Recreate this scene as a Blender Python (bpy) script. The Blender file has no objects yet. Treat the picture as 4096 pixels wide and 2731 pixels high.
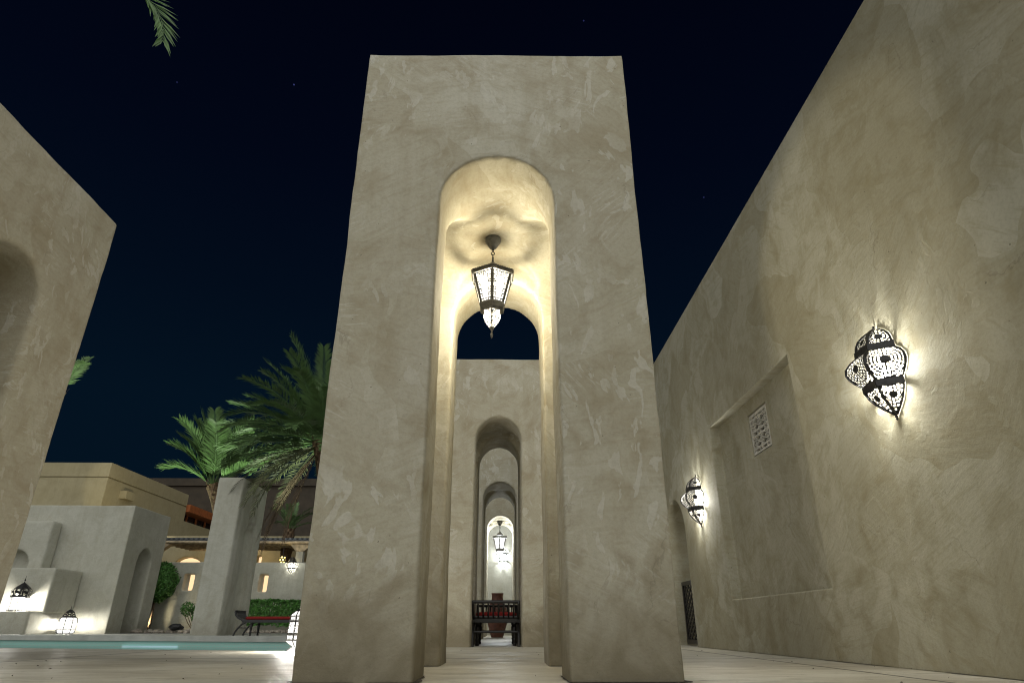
import bpy, bmesh, math, random
from mathutils import Vector, Matrix, noise
R = math.radians
SC = bpy.context.scene
COL = SC.collection
random.seed(7)

# ------------------------------------------------------------------ camera, night sky, added fill sun, exposure
cam_d = bpy.data.cameras.new('camera'); cam = bpy.data.objects.new('camera', cam_d); COL.objects.link(cam)
cam_d.sensor_width = 36; cam_d.lens = 22.163; cam_d.clip_start = 0.02; cam_d.clip_end = 2000
cam.location = (0.0657, 0, 0.2857); cam.rotation_euler = (R(90 + 24.328), 0, R(-0.86))
SC.camera = cam
W = bpy.data.worlds.new('World'); SC.world = W; W.use_nodes = True
nt = W.node_tree; N = nt.nodes; L = nt.links
bg = N['Background']
tc = N.new('ShaderNodeTexCoord'); sx = N.new('ShaderNodeSeparateXYZ'); L.new(tc.outputs['Generated'], sx.inputs[0])
cr = N.new('ShaderNodeValToRGB'); L.new(sx.outputs['Z'], cr.inputs[0])
e = cr.color_ramp.elements
e[0].position = 0.0; e[0].color = (0.0012, 0.0062, 0.0135, 1)
e[1].position = 0.85; e[1].color = (0.0004, 0.0008, 0.0038, 1)
for p_, c_ in ((0.30, (0.0011, 0.0054, 0.0125)), (0.45, (0.0008, 0.0034, 0.0092)), (0.62, (0.0006, 0.0018, 0.0066))):
    q = e.new(p_); q.color = (*c_, 1)
prev = cr.outputs[0]
for d_, s_ in (((-0.295, 0.66, 0.69), 0.06), ((0.11, 0.62, 0.775), 0.03), ((0.296, 0.76, 0.58), 0.03), ((-0.62, 0.73, 0.30), 0.03), ((-0.43, 0.62, 0.65), 0.02)):
    dv = N.new('ShaderNodeVectorMath'); dv.operation = 'DISTANCE'; L.new(tc.outputs['Generated'], dv.inputs[0]); dv.inputs[1].default_value = Vector(d_).normalized()
    lt = N.new('ShaderNodeMath'); lt.operation = 'LESS_THAN'; L.new(dv.outputs['Value'], lt.inputs[0]); lt.inputs[1].default_value = 0.0011
    mx = N.new('ShaderNodeMixRGB'); L.new(lt.outputs[0], mx.inputs[0]); L.new(prev, mx.inputs[1]); mx.inputs[2].default_value = (s_ * .5, s_ * .6, s_ * 2.2, 1)
    prev = mx.outputs[0]
L.new(prev, bg.inputs[0]); bg.inputs[1].default_value = 0.66
sd = bpy.data.lights.new('night_fill', 'SUN'); night_fill = bpy.data.objects.new('night_fill', sd); COL.objects.link(night_fill)  # very wide sun lamp added as soft fill on towers and walls
sd.energy = 1.45; sd.angle = R(120); sd.color = (0.97, 0.985, 0.95)
night_fill.rotation_euler = Vector((0.03, -1.0, 0.50)).to_track_quat('Z', 'Y').to_euler()
vs = SC.view_settings; SC.display_settings.display_device = 'sRGB'
vs.view_transform = 'Standard'; vs.look = 'None'; vs.exposure = 0.80; vs.gamma = 1.0
SC.cycles.use_denoising = True; SC.cycles.filter_width = 1.1; SC.cycles.max_bounces = 9; SC.cycles.diffuse_bounces = 6; SC.cycles.glossy_bounces = 4
SC.cycles.transmission_bounces = 6; SC.cycles.transparent_max_bounces = 16; SC.cycles.sample_clamp_indirect = 4.0
SC.cycles.caustics_reflective = False; SC.cycles.caustics_refractive = False
POWER_SCONCE, POWER_HANG = 100.0, 165.0

# ------------------------------------------------------------------ helpers
class MB:
    def __init__(s): s.v = []; s.f = []
    def face(s, pts):
        n = len(s.v); s.v += [tuple(p) for p in pts]; s.f.append(tuple(range(n, n + len(pts))))
    def box(s, x0, y0, z0, x1, y1, z1):
        n = len(s.v)
        s.v += [(x0, y0, z0), (x1, y0, z0), (x1, y1, z0), (x0, y1, z0), (x0, y0, z1), (x1, y0, z1), (x1, y1, z1), (x0, y1, z1)]
        for q in ((0, 3, 2, 1), (4, 5, 6, 7), (0, 1, 5, 4), (1, 2, 6, 5), (2, 3, 7, 6), (3, 0, 4, 7)): s.f.append(tuple(n + i for i in q))
    def rings(s, rings, cap=True):
        n0 = len(s.v); k = len(rings[0])
        for r in rings: s.v += [tuple(p) for p in r]
        for i in range(len(rings) - 1):
            for j in range(k):
                a = n0 + i * k + j; b = n0 + i * k + (j + 1) % k
                s.f.append((a, b, b + k, a + k))
        if cap:
            s.f.append(tuple(n0 + j for j in range(k))[::-1]); s.f.append(tuple(n0 + (len(rings) - 1) * k + j for j in range(k)))
    def lathe(s, prof, seg=20, c=(0, 0, 0), rot=0.0):
        s.rings([[(c[0] + r * math.cos(2 * math.pi * j / seg + rot), c[1] + r * math.sin(2 * math.pi * j / seg + rot), c[2] + z) for j in range(seg)] for r, z in prof])
    def lathe_open(s, prof, seg=20, c=(0, 0, 0), rot=0.0):
        s.rings([[(c[0] + r * math.cos(2 * math.pi * j / seg + rot), c[1] + r * math.sin(2 * math.pi * j / seg + rot), c[2] + z) for j in range(seg)] for r, z in prof], cap=False)
    def tube(s, pts, rad, seg=8):
        pts = [Vector(p) for p in pts]; rs = []
        rad = rad if isinstance(rad, (list, tuple)) else [rad] * len(pts)
        up = Vector((0.123, 0.31, 0.94)); prev_u = None
        for i, p in enumerate(pts):
            t = (pts[min(i + 1, len(pts) - 1)] - pts[max(i - 1, 0)]).normalized()
            u = (prev_u - t * prev_u.dot(t)) if prev_u is not None else t.cross(up)
            if u.length < 1e-5: u = t.cross(Vector((1, 0, 0)))
            u.normalize(); prev_u = u; w = t.cross(u)
            rs.append([p + (u * math.cos(2 * math.pi * j / seg) + w * math.sin(2 * math.pi * j / seg)) * rad[i] for j in range(seg)])
        s.rings(rs)
    def torus(s, c, R_, r, axis='y', seg=16, ss=6):
        rs = []
        for i in range(seg + 1):
            a = 2 * math.pi * i / seg
            ring = []
            for j in range(ss):
                b = 2 * math.pi * j / ss; q = R_ + r * math.cos(b); h = r * math.sin(b)
                p = {'y': (q * math.cos(a), h, q * math.sin(a)), 'x': (h, q * math.cos(a), q * math.sin(a)), 'z': (q * math.cos(a), q * math.sin(a), h)}[axis]
                ring.append((c[0] + p[0], c[1] + p[1], c[2] + p[2]))
            rs.append(ring)
        s.rings(rs, cap=False)
    def build(s, name, mat, parent=None, smooth=False, loc=None):
        me = bpy.data.meshes.new(name); me.from_pydata(s.v, [], s.f); me.update()
        if smooth:
            for p in me.polygons: p.use_smooth = True
        me.materials.append(mat)
        return link(name, me, parent, loc)

def link(name, me, parent=None, loc=None):
    o = bpy.data.objects.new(name, me); COL.objects.link(o)
    if parent is not None: o.parent = parent
    if loc is not None: o.location = loc
    return o
def tag(o, label=None, cat=None, group=None, kind=None):
    if label: o['label'] = label
    if cat: o['category'] = cat
    if group: o['group'] = group
    if kind: o['kind'] = kind
    return o
def thing(name, label, cat, loc=(0, 0, 0), rz=0.0, group=None):
    o = bpy.data.objects.new(name, None); COL.objects.link(o); o.empty_display_size = .2
    o.location = loc; o.rotation_euler = (0, 0, rz); return tag(o, label, cat, group)
def copy_tree(o, parent=None):
    c = o.copy(); COL.objects.link(c)
    if parent is not None: c.parent = parent
    for ch in [x for x in list(COL.objects) if x.parent == o]: copy_tree(ch, c)
    return c
def dup(o, label, loc, rz=0.0, group=None, scale=1.0):
    c = copy_tree(o); c.location = loc; c.rotation_euler = (0, 0, rz); c.scale = (scale,) * 3; tag(c, label, None, group); return c
def point(name, parent, loc, power, color=(1, .96, .88), radius=.03):
    d = bpy.data.lights.new(name, 'POINT'); d.energy = power; d.color = color; d.shadow_soft_size = radius
    o = bpy.data.objects.new(name, d); COL.objects.link(o); o.parent = parent; o.location = loc; return o
def spot(name, parent, loc, target, power, color, size=60, blend=.4, radius=.06):
    d = bpy.data.lights.new(name, 'SPOT'); d.energy = power; d.color = color; d.shadow_soft_size = radius; d.spot_size = R(size); d.spot_blend = blend
    o = bpy.data.objects.new(name, d); COL.objects.link(o); o.parent = parent; o.location = loc
    o.rotation_euler = (Vector(target) - Vector(loc)).to_track_quat('-Z', 'Y').to_euler(); return o

# ------------------------------------------------------------------ materials
def mat(name, color, rough=.8, metal=0.0, spec=.5, var=0.0, vscale=8.0, bump=0.0, bscale=40.0):
    m = bpy.data.materials.new(name); m.use_nodes = True; t = m.node_tree; b = t.nodes['Principled BSDF']
    b.inputs['Roughness'].default_value = rough; b.inputs['Metallic'].default_value = metal; b.inputs['Specular IOR Level'].default_value = spec
    b.inputs['Base Color'].default_value = (*color, 1)
    if var or bump:
        co = t.nodes.new('ShaderNodeTexCoord')
        if var:
            n = t.nodes.new('ShaderNodeTexNoise'); n.inputs['Scale'].default_value = vscale; n.inputs['Detail'].default_value = 5; t.links.new(co.outputs['Object'], n.inputs['Vector'])
            r = t.nodes.new('ShaderNodeValToRGB'); t.links.new(n.outputs['Fac'], r.inputs[0])
            r.color_ramp.elements[0].position = .3; r.color_ramp.elements[1].position = .7
            r.color_ramp.elements[0].color = (*[c * (1 - var) for c in color], 1); r.color_ramp.elements[1].color = (*[min(1, c * (1 + var)) for c in color], 1)
            t.links.new(r.outputs[0], b.inputs['Base Color'])
        if bump:
            n = t.nodes.new('ShaderNodeTexNoise'); n.inputs['Scale'].default_value = bscale; n.inputs['Detail'].default_value = 4; t.links.new(co.outputs['Object'], n.inputs['Vector'])
            bp = t.nodes.new('ShaderNodeBump'); bp.inputs['Strength'].default_value = bump; bp.inputs['Distance'].default_value = .02
            t.links.new(n.outputs['Fac'], bp.inputs['Height']); t.links.new(bp.outputs[0], b.inputs['Normal'])
    return m

def plaster(name, base, light, stain, patch=.55, stroke=.5, stretch=(1.0, 1.0, .45), pscale=2.6, foot=.5, rot_axis='X', grain=.55, mott=.45, cell=.22):
    """hand-trowelled lime plaster: mottled tone, rubbed pale patches, trowel strokes whose direction changes from patch to patch"""
    m = bpy.data.materials.new(name); m.use_nodes = True; t = m.node_tree; nn = t.nodes.new; lk = t.links.new
    b = t.nodes['Principled BSDF']; b.inputs['Roughness'].default_value = .85; b.inputs['Specular IOR Level'].default_value = .25
    co = nn('ShaderNodeTexCoord'); oi = nn('ShaderNodeObjectInfo')
    off = nn('ShaderNodeVectorMath'); off.operation = 'SCALE'; off.inputs[0].default_value = (13.1, 7.7, 0.0); lk(oi.outputs['Random'], off.inputs['Scale'])
    P = nn('ShaderNodeVectorMath'); P.operation = 'ADD'; lk(co.outputs['Object'], P.inputs[0]); lk(off.outputs[0], P.inputs[1])
    def noi(vec, scale, detail=4, rough=.55, dist=0.0):
        n = nn('ShaderNodeTexNoise'); n.inputs['Scale'].default_value = scale; n.inputs['Detail'].default_value = detail; n.inputs['Roughness'].default_value = rough
        n.inputs['Distortion'].default_value = dist; lk(vec, n.inputs['Vector']); return n
    def ramp(v, a, c, p0=0.0, p1=1.0):
        r = nn('ShaderNodeMapRange'); lk(v, r.inputs[0]); r.inputs[1].default_value = a; r.inputs[2].default_value = c; r.inputs[3].default_value = p0; r.inputs[4].default_value = p1; r.clamp = True; return r.outputs[0]
    def mixc(f, a, c):
        x = nn('ShaderNodeMixRGB'); lk(f, x.inputs[0])
        (lk(a, x.inputs[1]) if hasattr(a, 'links') else setattr(x.inputs[1], 'default_value', (*a, 1)))
        (lk(c, x.inputs[2]) if hasattr(c, 'links') else setattr(x.inputs[2], 'default_value', (*c, 1))); return x.outputs[0]
    def mul(a, k):
        x = nn('ShaderNodeMath'); x.operation = 'MULTIPLY'; lk(a, x.inputs[0])
        (lk(k, x.inputs[1]) if hasattr(k, 'links') else setattr(x.inputs[1], 'default_value', k)); return x.outputs[0]
    def sub3(a, k):
        x = nn('ShaderNodeVectorMath'); x.operation = 'MULTIPLY_ADD'; lk(a, x.inputs[0]); x.inputs[1].default_value = (k,) * 3; x.inputs[2].default_value = (-k / 2,) * 3; return x.outputs[0]
    wn = noi(P.outputs[0], 1.1, 2)
    warp = nn('ShaderNodeVectorMath'); warp.operation = 'ADD'; lk(P.outputs[0], warp.inputs[0]); lk(sub3(wn.outputs['Color'], .9), warp.inputs[1])
    # trowel patches: each voronoi cell has its own stroke direction and tone
    vo = nn('ShaderNodeTexVoronoi'); vo.inputs['Scale'].default_value = 1.25; lk(warp.outputs[0], vo.inputs['Vector'])
    sc = nn('ShaderNodeSeparateColor'); lk(vo.outputs['Color'], sc.inputs[0])
    vr = nn('ShaderNodeVectorRotate'); vr.rotation_type = rot_axis + '_AXIS'; lk(P.outputs[0], vr.inputs['Vector']); lk(ramp(sc.outputs[0], 0, 1, -.9, .9), vr.inputs['Angle'])
    st = nn('ShaderNodeVectorMath'); st.operation = 'MULTIPLY'; lk(vr.outputs[0], st.inputs[0]); st.inputs[1].default_value = (2.2, 2.2, 17) if rot_axis == 'X' else (2.2, 2.2, 17)
    strokes = noi(st.outputs[0], 1.6, 5, .6)
    sm = nn('ShaderNodeVectorMath'); sm.operation = 'MULTIPLY'; lk(warp.outputs[0], sm.inputs[0]); sm.inputs[1].default_value = stretch
    big = noi(P.outputs[0], .75, 4, .55)
    mid = noi(warp.outputs[0], 3.2, 5, .6)
    col = mixc(ramp(big.outputs['Fac'], .35, .68), base, [a * .55 + c * .45 for a, c in zip(base, light)])
    col = mixc(mul(ramp(mid.outputs['Fac'], .46, .70), mott), col, stain)
    col = mixc(mul(ramp(sc.outputs[1], .1, 1.0), cell), col, stain)
    col = mixc(mul(ramp(strokes.outputs['Fac'], .5, .70), stroke * .6), col, stain)
    # rubbed pale patches with crisp edges
    pn = noi(sm.outputs[0], pscale * 2.6, 3, .5, .12)
    pg = noi(P.outputs[0], 1.3, 2)
    pf = mul(ramp(pn.outputs['Fac'], .575, .60), ramp(pg.outputs['Fac'], .42, .58))
    col = mixc(mul(pf, patch), col, light)
    # pale scratches left by the trowel, in clusters
    s2 = nn('ShaderNodeVectorMath'); s2.operation = 'MULTIPLY'; lk(vr.outputs[0], s2.inputs[0]); s2.inputs[1].default_value = (5, 5, 34)
    scn = noi(s2.outputs[0], 1.5, 3, .5, .3); sg = noi(P.outputs[0], 1.9, 3)
    scf = mul(ramp(scn.outputs['Fac'], .56, .64), ramp(sg.outputs['Fac'], .5, .62))
    col = mixc(mul(scf, patch * .75), col, light)
    # hairline cracks and faint rain streaks
    cw = nn('ShaderNodeVectorMath'); cw.operation = 'ADD'; lk(warp.outputs[0], cw.inputs[0]); lk(sub3(mid.outputs['Color'], .35), cw.inputs[1])
    ck = nn('ShaderNodeTexVoronoi'); ck.feature = 'DISTANCE_TO_EDGE'; ck.inputs['Scale'].default_value = .8; lk(cw.outputs[0], ck.inputs['Vector'])
    ckf = mul(ramp(ck.outputs['Distance'], .0015, .0045, 1, 0), ramp(sg.outputs['Fac'], .52, .6))
    col = mixc(mul(ckf, .25), col, (.10, .08, .055))
    rs_ = nn('ShaderNodeVectorMath'); rs_.operation = 'MULTIPLY'; lk(P.outputs[0], rs_.inputs[0]); rs_.inputs[1].default_value = (5, 5, .35)
    rsn = noi(rs_.outputs[0], 1.2, 4)
    col = mixc(mul(ramp(rsn.outputs['Fac'], .5, .75), .38), col, stain)
    # fine grain and small pits
    gr = noi(P.outputs[0], 38, 5, .7)
    col = mixc(mul(ramp(gr.outputs['Fac'], .45, .8), .28), col, [c * .55 for c in stain])
    pit = nn('ShaderNodeTexVoronoi'); pit.inputs['Scale'].default_value = 9; lk(warp.outputs[0], pit.inputs['Vector'])
    pitf = ramp(pit.outputs['Distance'], .035, .05, 1, 0)
    col = mixc(mul(pitf, .6), col, (.06, .045, .03))
    # damp footing
    if foot:
        s3 = nn('ShaderNodeSeparateXYZ'); lk(co.outputs['Object'], s3.inputs[0])
        fz = nn('ShaderNodeMath'); fz.operation = 'MULTIPLY_ADD'; lk(mid.outputs['Fac'], fz.inputs[0]); fz.inputs[1].default_value = -.9; lk(s3.outputs['Z'], fz.inputs[2])
        col = mixc(mul(ramp(fz.outputs[0], -.42, .25, 1, 0), foot), col, [c * .6 for c in stain])
    lk(col, b.inputs['Base Color'])
    h = nn('ShaderNodeMath'); h.operation = 'MULTIPLY_ADD'; lk(strokes.outputs['Fac'], h.inputs[0]); h.inputs[1].default_value = .38 * stroke; lk(mul(gr.outputs['Fac'], grain), h.inputs[2])
    h2 = nn('ShaderNodeMath'); h2.operation = 'MULTIPLY_ADD'; lk(mid.outputs['Fac'], h2.inputs[0]); h2.inputs[1].default_value = .9; lk(h.outputs[0], h2.inputs[2])
    h3 = nn('ShaderNodeMath'); h3.operation = 'SUBTRACT'; lk(h2.outputs[0], h3.inputs[0]); lk(mul(pitf, .5), h3.inputs[1])
    h4 = nn('ShaderNodeMath'); h4.operation = 'ADD'; lk(h3.outputs[0], h4.inputs[0]); lk(mul(pf, .12), h4.inputs[1])
    bp = nn('ShaderNodeBump'); bp.inputs['Strength'].default_value = .44; bp.inputs['Distance'].default_value = .018
    lk(h4.outputs[0], bp.inputs['Height']); lk(bp.outputs[0], b.inputs['Normal'])
    return m

M = {}
M['plaster'] = plaster('tower_plaster', (.43, .40, .305), (.59, .575, .51), (.32, .275, .185), patch=.46, stroke=.6, mott=.75, cell=.35, foot=.9, pscale=3.6, stretch=(1, 1, .38), rot_axis='Y')
M['wallplaster'] = plaster('wall_plaster', (.48, .46, .365), (.58, .57, .48), (.32, .285, .18), patch=.15, stroke=.75, stretch=(1, 1, .8), foot=.3, grain=.24, mott=.75, cell=.6)
M['farplaster'] = plaster('far_plaster', (.46, .45, .38), (.56, .56, .50), (.34, .32, .25), patch=.25, stroke=.35, foot=.5)  # cooler tint puts reflected pool light into the base colour
M['hotel'] = plaster('hotel_render', (.36, .31, .185), (.42, .37, .25), (.27, .23, .13), patch=.1, stroke=.2, foot=0)
M['unlitbrown'] = mat('unlit_dark_brown', (.045, .034, .022), .85, var=.25, vscale=2)  # annex brown darkened, its unlit look is put into the colour
M['iron'] = mat('black_iron', (.045, .044, .044), .42, .75, var=.3, vscale=30)
M['zinc'] = mat('grey_patinated_metal', (.12, .12, .118), .5, .6, var=.35, vscale=25)
M['wood'] = mat('black_lacquered_wood', (.012, .010, .009), .32, 0, .5, var=.3, vscale=20)
M['cushion'] = mat('red_cushion_cloth', (.22, .018, .016), .9, 0, .2, var=.35, vscale=40, bump=.4, bscale=120)
M['jar'] = mat('brown_terracotta', (.13, .052, .034), .55, 0, .4, var=.3, vscale=10, bump=.3, bscale=50)
M['lattice'] = mat('white_gypsum_lattice', (.68, .66, .60), .8, var=.15, vscale=12)
M['void'] = mat('dark_interior', (.012, .011, .010), .9)
M['leaf'] = mat('hedge_leaf', (.07, .19, .035), .55, 0, .4, var=.55, vscale=9)
M['palmleaf'] = mat('palm_leaflet', (.095, .17, .055), .5, 0, .4, var=.35, vscale=3)
M['palmleaf_old'] = mat('older_palm_leaflet', (.085, .095, .040), .55, 0, .4, var=.4, vscale=3)
M['deadleaf'] = mat('dead_palm_leaf', (.11, .075, .045), .9, var=.4, vscale=8)
M['trunk'] = mat('palm_trunk', (.20, .13, .075), .9, var=.45, vscale=14, bump=.8, bscale=30)
M['bark'] = mat('shrub_stem', (.12, .08, .05), .9, var=.3)
M['orangewood'] = mat('varnished_orange_wood', (.33, .10, .03), .5, var=.25, vscale=6)
M['darkglass'] = mat('dark_window_glass', (.01, .012, .014), .08, 0, .6)
M['tile'] = mat('glazed_roof_tile', (.10, .11, .12), .35, 0, .5, var=.3, vscale=6)
M['pole'] = mat('weathered_pole', (.40, .32, .21), .85, var=.4, vscale=6, bump=.5)  # tone raised so warm lantern light on the eave sits in the colour
M['stone'] = mat('pale_garden_stone', (.32, .28, .23), .85, var=.4, vscale=7, bump=.6, bscale=25)
M['blackstone'] = mat('black_garden_stone', (.015, .015, .016), .6, var=.3)
M['soil'] = mat('planting_soil', (.05, .04, .028), .95, var=.4, vscale=10, bump=.8)
M['coping'] = mat('pale_coping_stone', (.42, .42, .38), .7, var=.16, vscale=2.5, bump=.15)

def emit_mix(name, color, strength, trans=.7):
    m = bpy.data.materials.new(name); m.use_nodes = True; t = m.node_tree; t.nodes.remove(t.nodes['Principled BSDF'])
    a = t.nodes.new('ShaderNodeAddShader'); tr = t.nodes.new('ShaderNodeBsdfTransparent'); em = t.nodes.new('ShaderNodeEmission')
    tr.inputs[0].default_value = (trans,) * 3 + (1,); em.inputs[0].default_value = (*color, 1); em.inputs[1].default_value = strength
    t.links.new(tr.outputs[0], a.inputs[0]); t.links.new(em.outputs[0], a.inputs[1]); t.links.new(a.outputs[0], t.nodes['Material Output'].inputs[0]); return m
M['pane'] = emit_mix('glowing_frosted_glass', (1, .98, .93), .5, .7)
M['pane_soft'] = emit_mix('dim_frosted_glass', (1, .96, .86), .35, .7)
M['warmpane'] = emit_mix('lit_room_behind_window', (1, .66, .36), .75, .0)
M['led'] = emit_mix('pool_light_strip', (.62, .9, 1.0), .38, .0)
M['amber'] = emit_mix('amber_glass', (1, .75, .2), 1.3, .6)

def floor_mat():
    m = bpy.data.materials.new('trowelled_cement_paving'); m.use_nodes = True; t = m.node_tree; nn = t.nodes.new; lk = t.links.new; b = t.nodes['Principled BSDF']
    co = nn('ShaderNodeTexCoord')
    def noi(scale, vec3, detail=5, dist=0):
        v = nn('ShaderNodeVectorMath'); v.operation = 'MULTIPLY'; lk(co.outputs['Object'], v.inputs[0]); v.inputs[1].default_value = vec3
        n = nn('ShaderNodeTexNoise'); n.inputs['Scale'].default_value = scale; n.inputs['Detail'].default_value = detail; n.inputs['Distortion'].default_value = dist; lk(v.outputs[0], n.inputs['Vector']); return n.outputs['Fac']
    def ramp(v, a, c, p0=0, p1=1):
        r = nn('ShaderNodeMapRange'); lk(v, r.inputs[0]); r.inputs[1].default_value = a; r.inputs[2].default_value = c; r.inputs[3].default_value = p0; r.inputs[4].default_value = p1; return r.outputs[0]
    def mixc(f, a, c):
        x = nn('ShaderNodeMixRGB'); lk(f, x.inputs[0])
        (lk(a, x.inputs[1]) if hasattr(a, 'links') else setattr(x.inputs[1], 'default_value', (*a, 1)))
        (lk(c, x.inputs[2]) if hasattr(c, 'links') else setattr(x.inputs[2], 'default_value', (*c, 1))); return x.outputs[0]
    big = noi(1.0, (1, 1, 1)); st = noi(3.0, (.8, 2.2, 1), 6, .8); fine = noi(40, (1, 1, 1))
    col = mixc(ramp(big, .35, .68), (.48, .445, .36), (.56, .53, .45))
    col = mixc(ramp(st, .52, .76, 0, .6), col, (.27, .24, .185))
    stn = noi(.55, (1, 1, 1), 7, .6); col = mixc(ramp(stn, .52, .62, 0, .5), col, (.30, .265, .20))
    spk = noi(9, (1, 1, 1), 3); col = mixc(ramp(spk, .66, .70, 0, .5), col, (.16, .14, .11))
    col = mixc(ramp(fine, .55, .8, 0, .35), col, (.2, .18, .15))
    br = nn('ShaderNodeTexBrick'); v = nn('ShaderNodeVectorMath'); v.operation = 'ADD'; lk(co.outputs['Object'], v.inputs[0]); v.inputs[1].default_value = (0.9, -.05 + 0.0, 0); lk(v.outputs[0], br.inputs['Vector'])
    br.offset = 0; br.inputs['Scale'].default_value = 1; br.inputs['Brick Width'].default_value = 3.5; br.inputs['Row Height'].default_value = 3.5; br.inputs['Mortar Size'].default_value = .02; br.inputs['Mortar Smooth'].default_value = .1
    col = mixc(br.outputs['Fac'], col, (.075, .065, .05))
    lk(col, b.inputs['Base Color']); lk(ramp(st, .3, .75, .38, .7), b.inputs['Roughness']); b.inputs['Specular IOR Level'].default_value = .4
    h = nn('ShaderNodeMath'); h.operation = 'MULTIPLY_ADD'; lk(st, h.inputs[0]); h.inputs[1].default_value = .7; lk(fine, h.inputs[2])
    h2 = nn('ShaderNodeMath'); h2.operation = 'SUBTRACT'; lk(h.outputs[0], h2.inputs[0]); lk(br.outputs['Fac'], h2.inputs[1])
    bp = nn('ShaderNodeBump'); bp.inputs['Strength'].default_value = .35; bp.inputs['Distance'].default_value = .012; lk(h2.outputs[0], bp.inputs['Height']); lk(bp.outputs[0], b.inputs['Normal'])
    return m
M['floor'] = floor_mat()
def mosaic_mat():
    m = bpy.data.materials.new('teal_glass_mosaic'); m.use_nodes = True; t = m.node_tree; b = t.nodes['Principled BSDF']
    co = t.nodes.new('ShaderNodeTexCoord'); br = t.nodes.new('ShaderNodeTexBrick')
    mp = t.nodes.new('ShaderNodeMapping'); mp.inputs['Rotation'].default_value = (R(90), 0, 0); t.links.new(co.outputs['Object'], mp.inputs[0]); t.links.new(mp.outputs[0], br.inputs['Vector'])
    br.inputs['Scale'].default_value = 1; br.inputs['Brick Width'].default_value = .12; br.inputs['Row Height'].default_value = .04; br.inputs['Mortar Size'].default_value = .004
    br.inputs['Color1'].default_value = (.32, .62, .54, 1); br.inputs['Color2'].default_value = (.34, .62, .55, 1); br.inputs['Mortar'].default_value = (.45, .55, .5, 1)
    t.links.new(br.outputs['Color'], b.inputs['Base Color']); b.inputs['Roughness'].default_value = .25; return m
M['mosaic'] = mosaic_mat()
def water_mat():
    m = bpy.data.materials.new('pool_water'); m.use_nodes = True; t = m.node_tree; b = t.nodes['Principled BSDF']
    b.inputs['Base Color'].default_value = (.55, .9, .88, 1); b.inputs['Roughness'].default_value = .03; b.inputs['IOR'].default_value = 1.33; b.inputs['Transmission Weight'].default_value = .9
    co = t.nodes.new('ShaderNodeTexCoord'); n = t.nodes.new('ShaderNodeTexNoise'); n.inputs['Scale'].default_value = 2.2; n.inputs['Detail'].default_value = 3; t.links.new(co.outputs['Object'], n.inputs['Vector'])
    bp = t.nodes.new('ShaderNodeBump'); bp.inputs['Strength'].default_value = .3; bp.inputs['Distance'].default_value = .05; t.links.new(n.outputs['Fac'], bp.inputs['Height']); t.links.new(bp.outputs[0], b.inputs['Normal']); return m
M['water'] = water_mat()

# ------------------------------------------------------------------ plaster solids (box minus openings, then softened and made uneven)
def arch_prism(w, zs, rise, axis, c, a0, a1, z0=-.5, seg=28):
    """arch-topped opening: width w, springing height zs, rise, centred on c, running along axis from a0 to a1"""
    prof = [(-w / 2, z0), (w / 2, z0)] + [(w / 2 * math.cos(math.pi * i / seg), zs + rise * math.sin(math.pi * i / seg)) for i in range(seg + 1)]
    mb = MB()
    P = (lambda u, z, a: (c + u, a, z)) if axis == 'Y' else (lambda u, z, a: (a, c + u, z))
    mb.rings([[P(u, z, a) for u, z in prof] for a in (a0, a1)]); return mb
def box_mb(*a):
    mb = MB(); mb.box(*a); return mb
def solid(name, base, cuts, material, voxel=.04, amp=.008, smooth=2, seed=0.0, warp=None, bevel=0.0):
    tmp = []
    def raw(mb):
        me = bpy.data.meshes.new('tmp'); me.from_pydata(mb.v, [], mb.f); me.update()
        bm = bmesh.new(); bm.from_mesh(me); bmesh.ops.recalc_face_normals(bm, faces=bm.faces); bm.to_mesh(me); bm.free()
        o = bpy.data.objects.new('tmp', me); COL.objects.link(o); tmp.append(o); return o
    o = raw(base)
    for c in cuts:
        co = raw(c); md = o.modifiers.new('b', 'BOOLEAN'); md.operation = 'DIFFERENCE'; md.solver = 'EXACT'; md.object = co
    if voxel:
        md = o.modifiers.new('r', 'REMESH'); md.mode = 'VOXEL'; md.voxel_size = voxel; md.use_smooth_shade = True
        if smooth: md = o.modifiers.new('s', 'SMOOTH'); md.factor = .5; md.iterations = smooth
    if bevel: md = o.modifiers.new('v', 'BEVEL'); md.width = bevel; md.segments = 3; md.limit_method = 'ANGLE'; md.angle_limit = R(50)
    dg = bpy.context.evaluated_depsgraph_get(); dg.update()
    me = bpy.data.meshes.new_from_object(o.evaluated_get(dg)); me.name = name
    for t in tmp:
        d = t.data; bpy.data.objects.remove(t); bpy.data.meshes.remove(d)
    if voxel and amp:
        nz = noise.noise
        sv = Vector((seed * 3.1, seed * 1.7, seed * 2.3))
        offs = []
        for v in me.vertices:
            p = v.co + sv
            offs.append(v.normal * (amp * (1.3 * nz(p * .9) + nz(p * 2.7) * .7 + nz(p * 8) * .3)))
        for v, d in zip(me.vertices, offs): v.co += d
        me.update()
    if warp:
        for v in me.vertices: v.co = warp(v.co)
        me.update()
    me.materials.clear(); me.materials.append(material)
    return link(name, me)

H = 4.84
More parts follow.
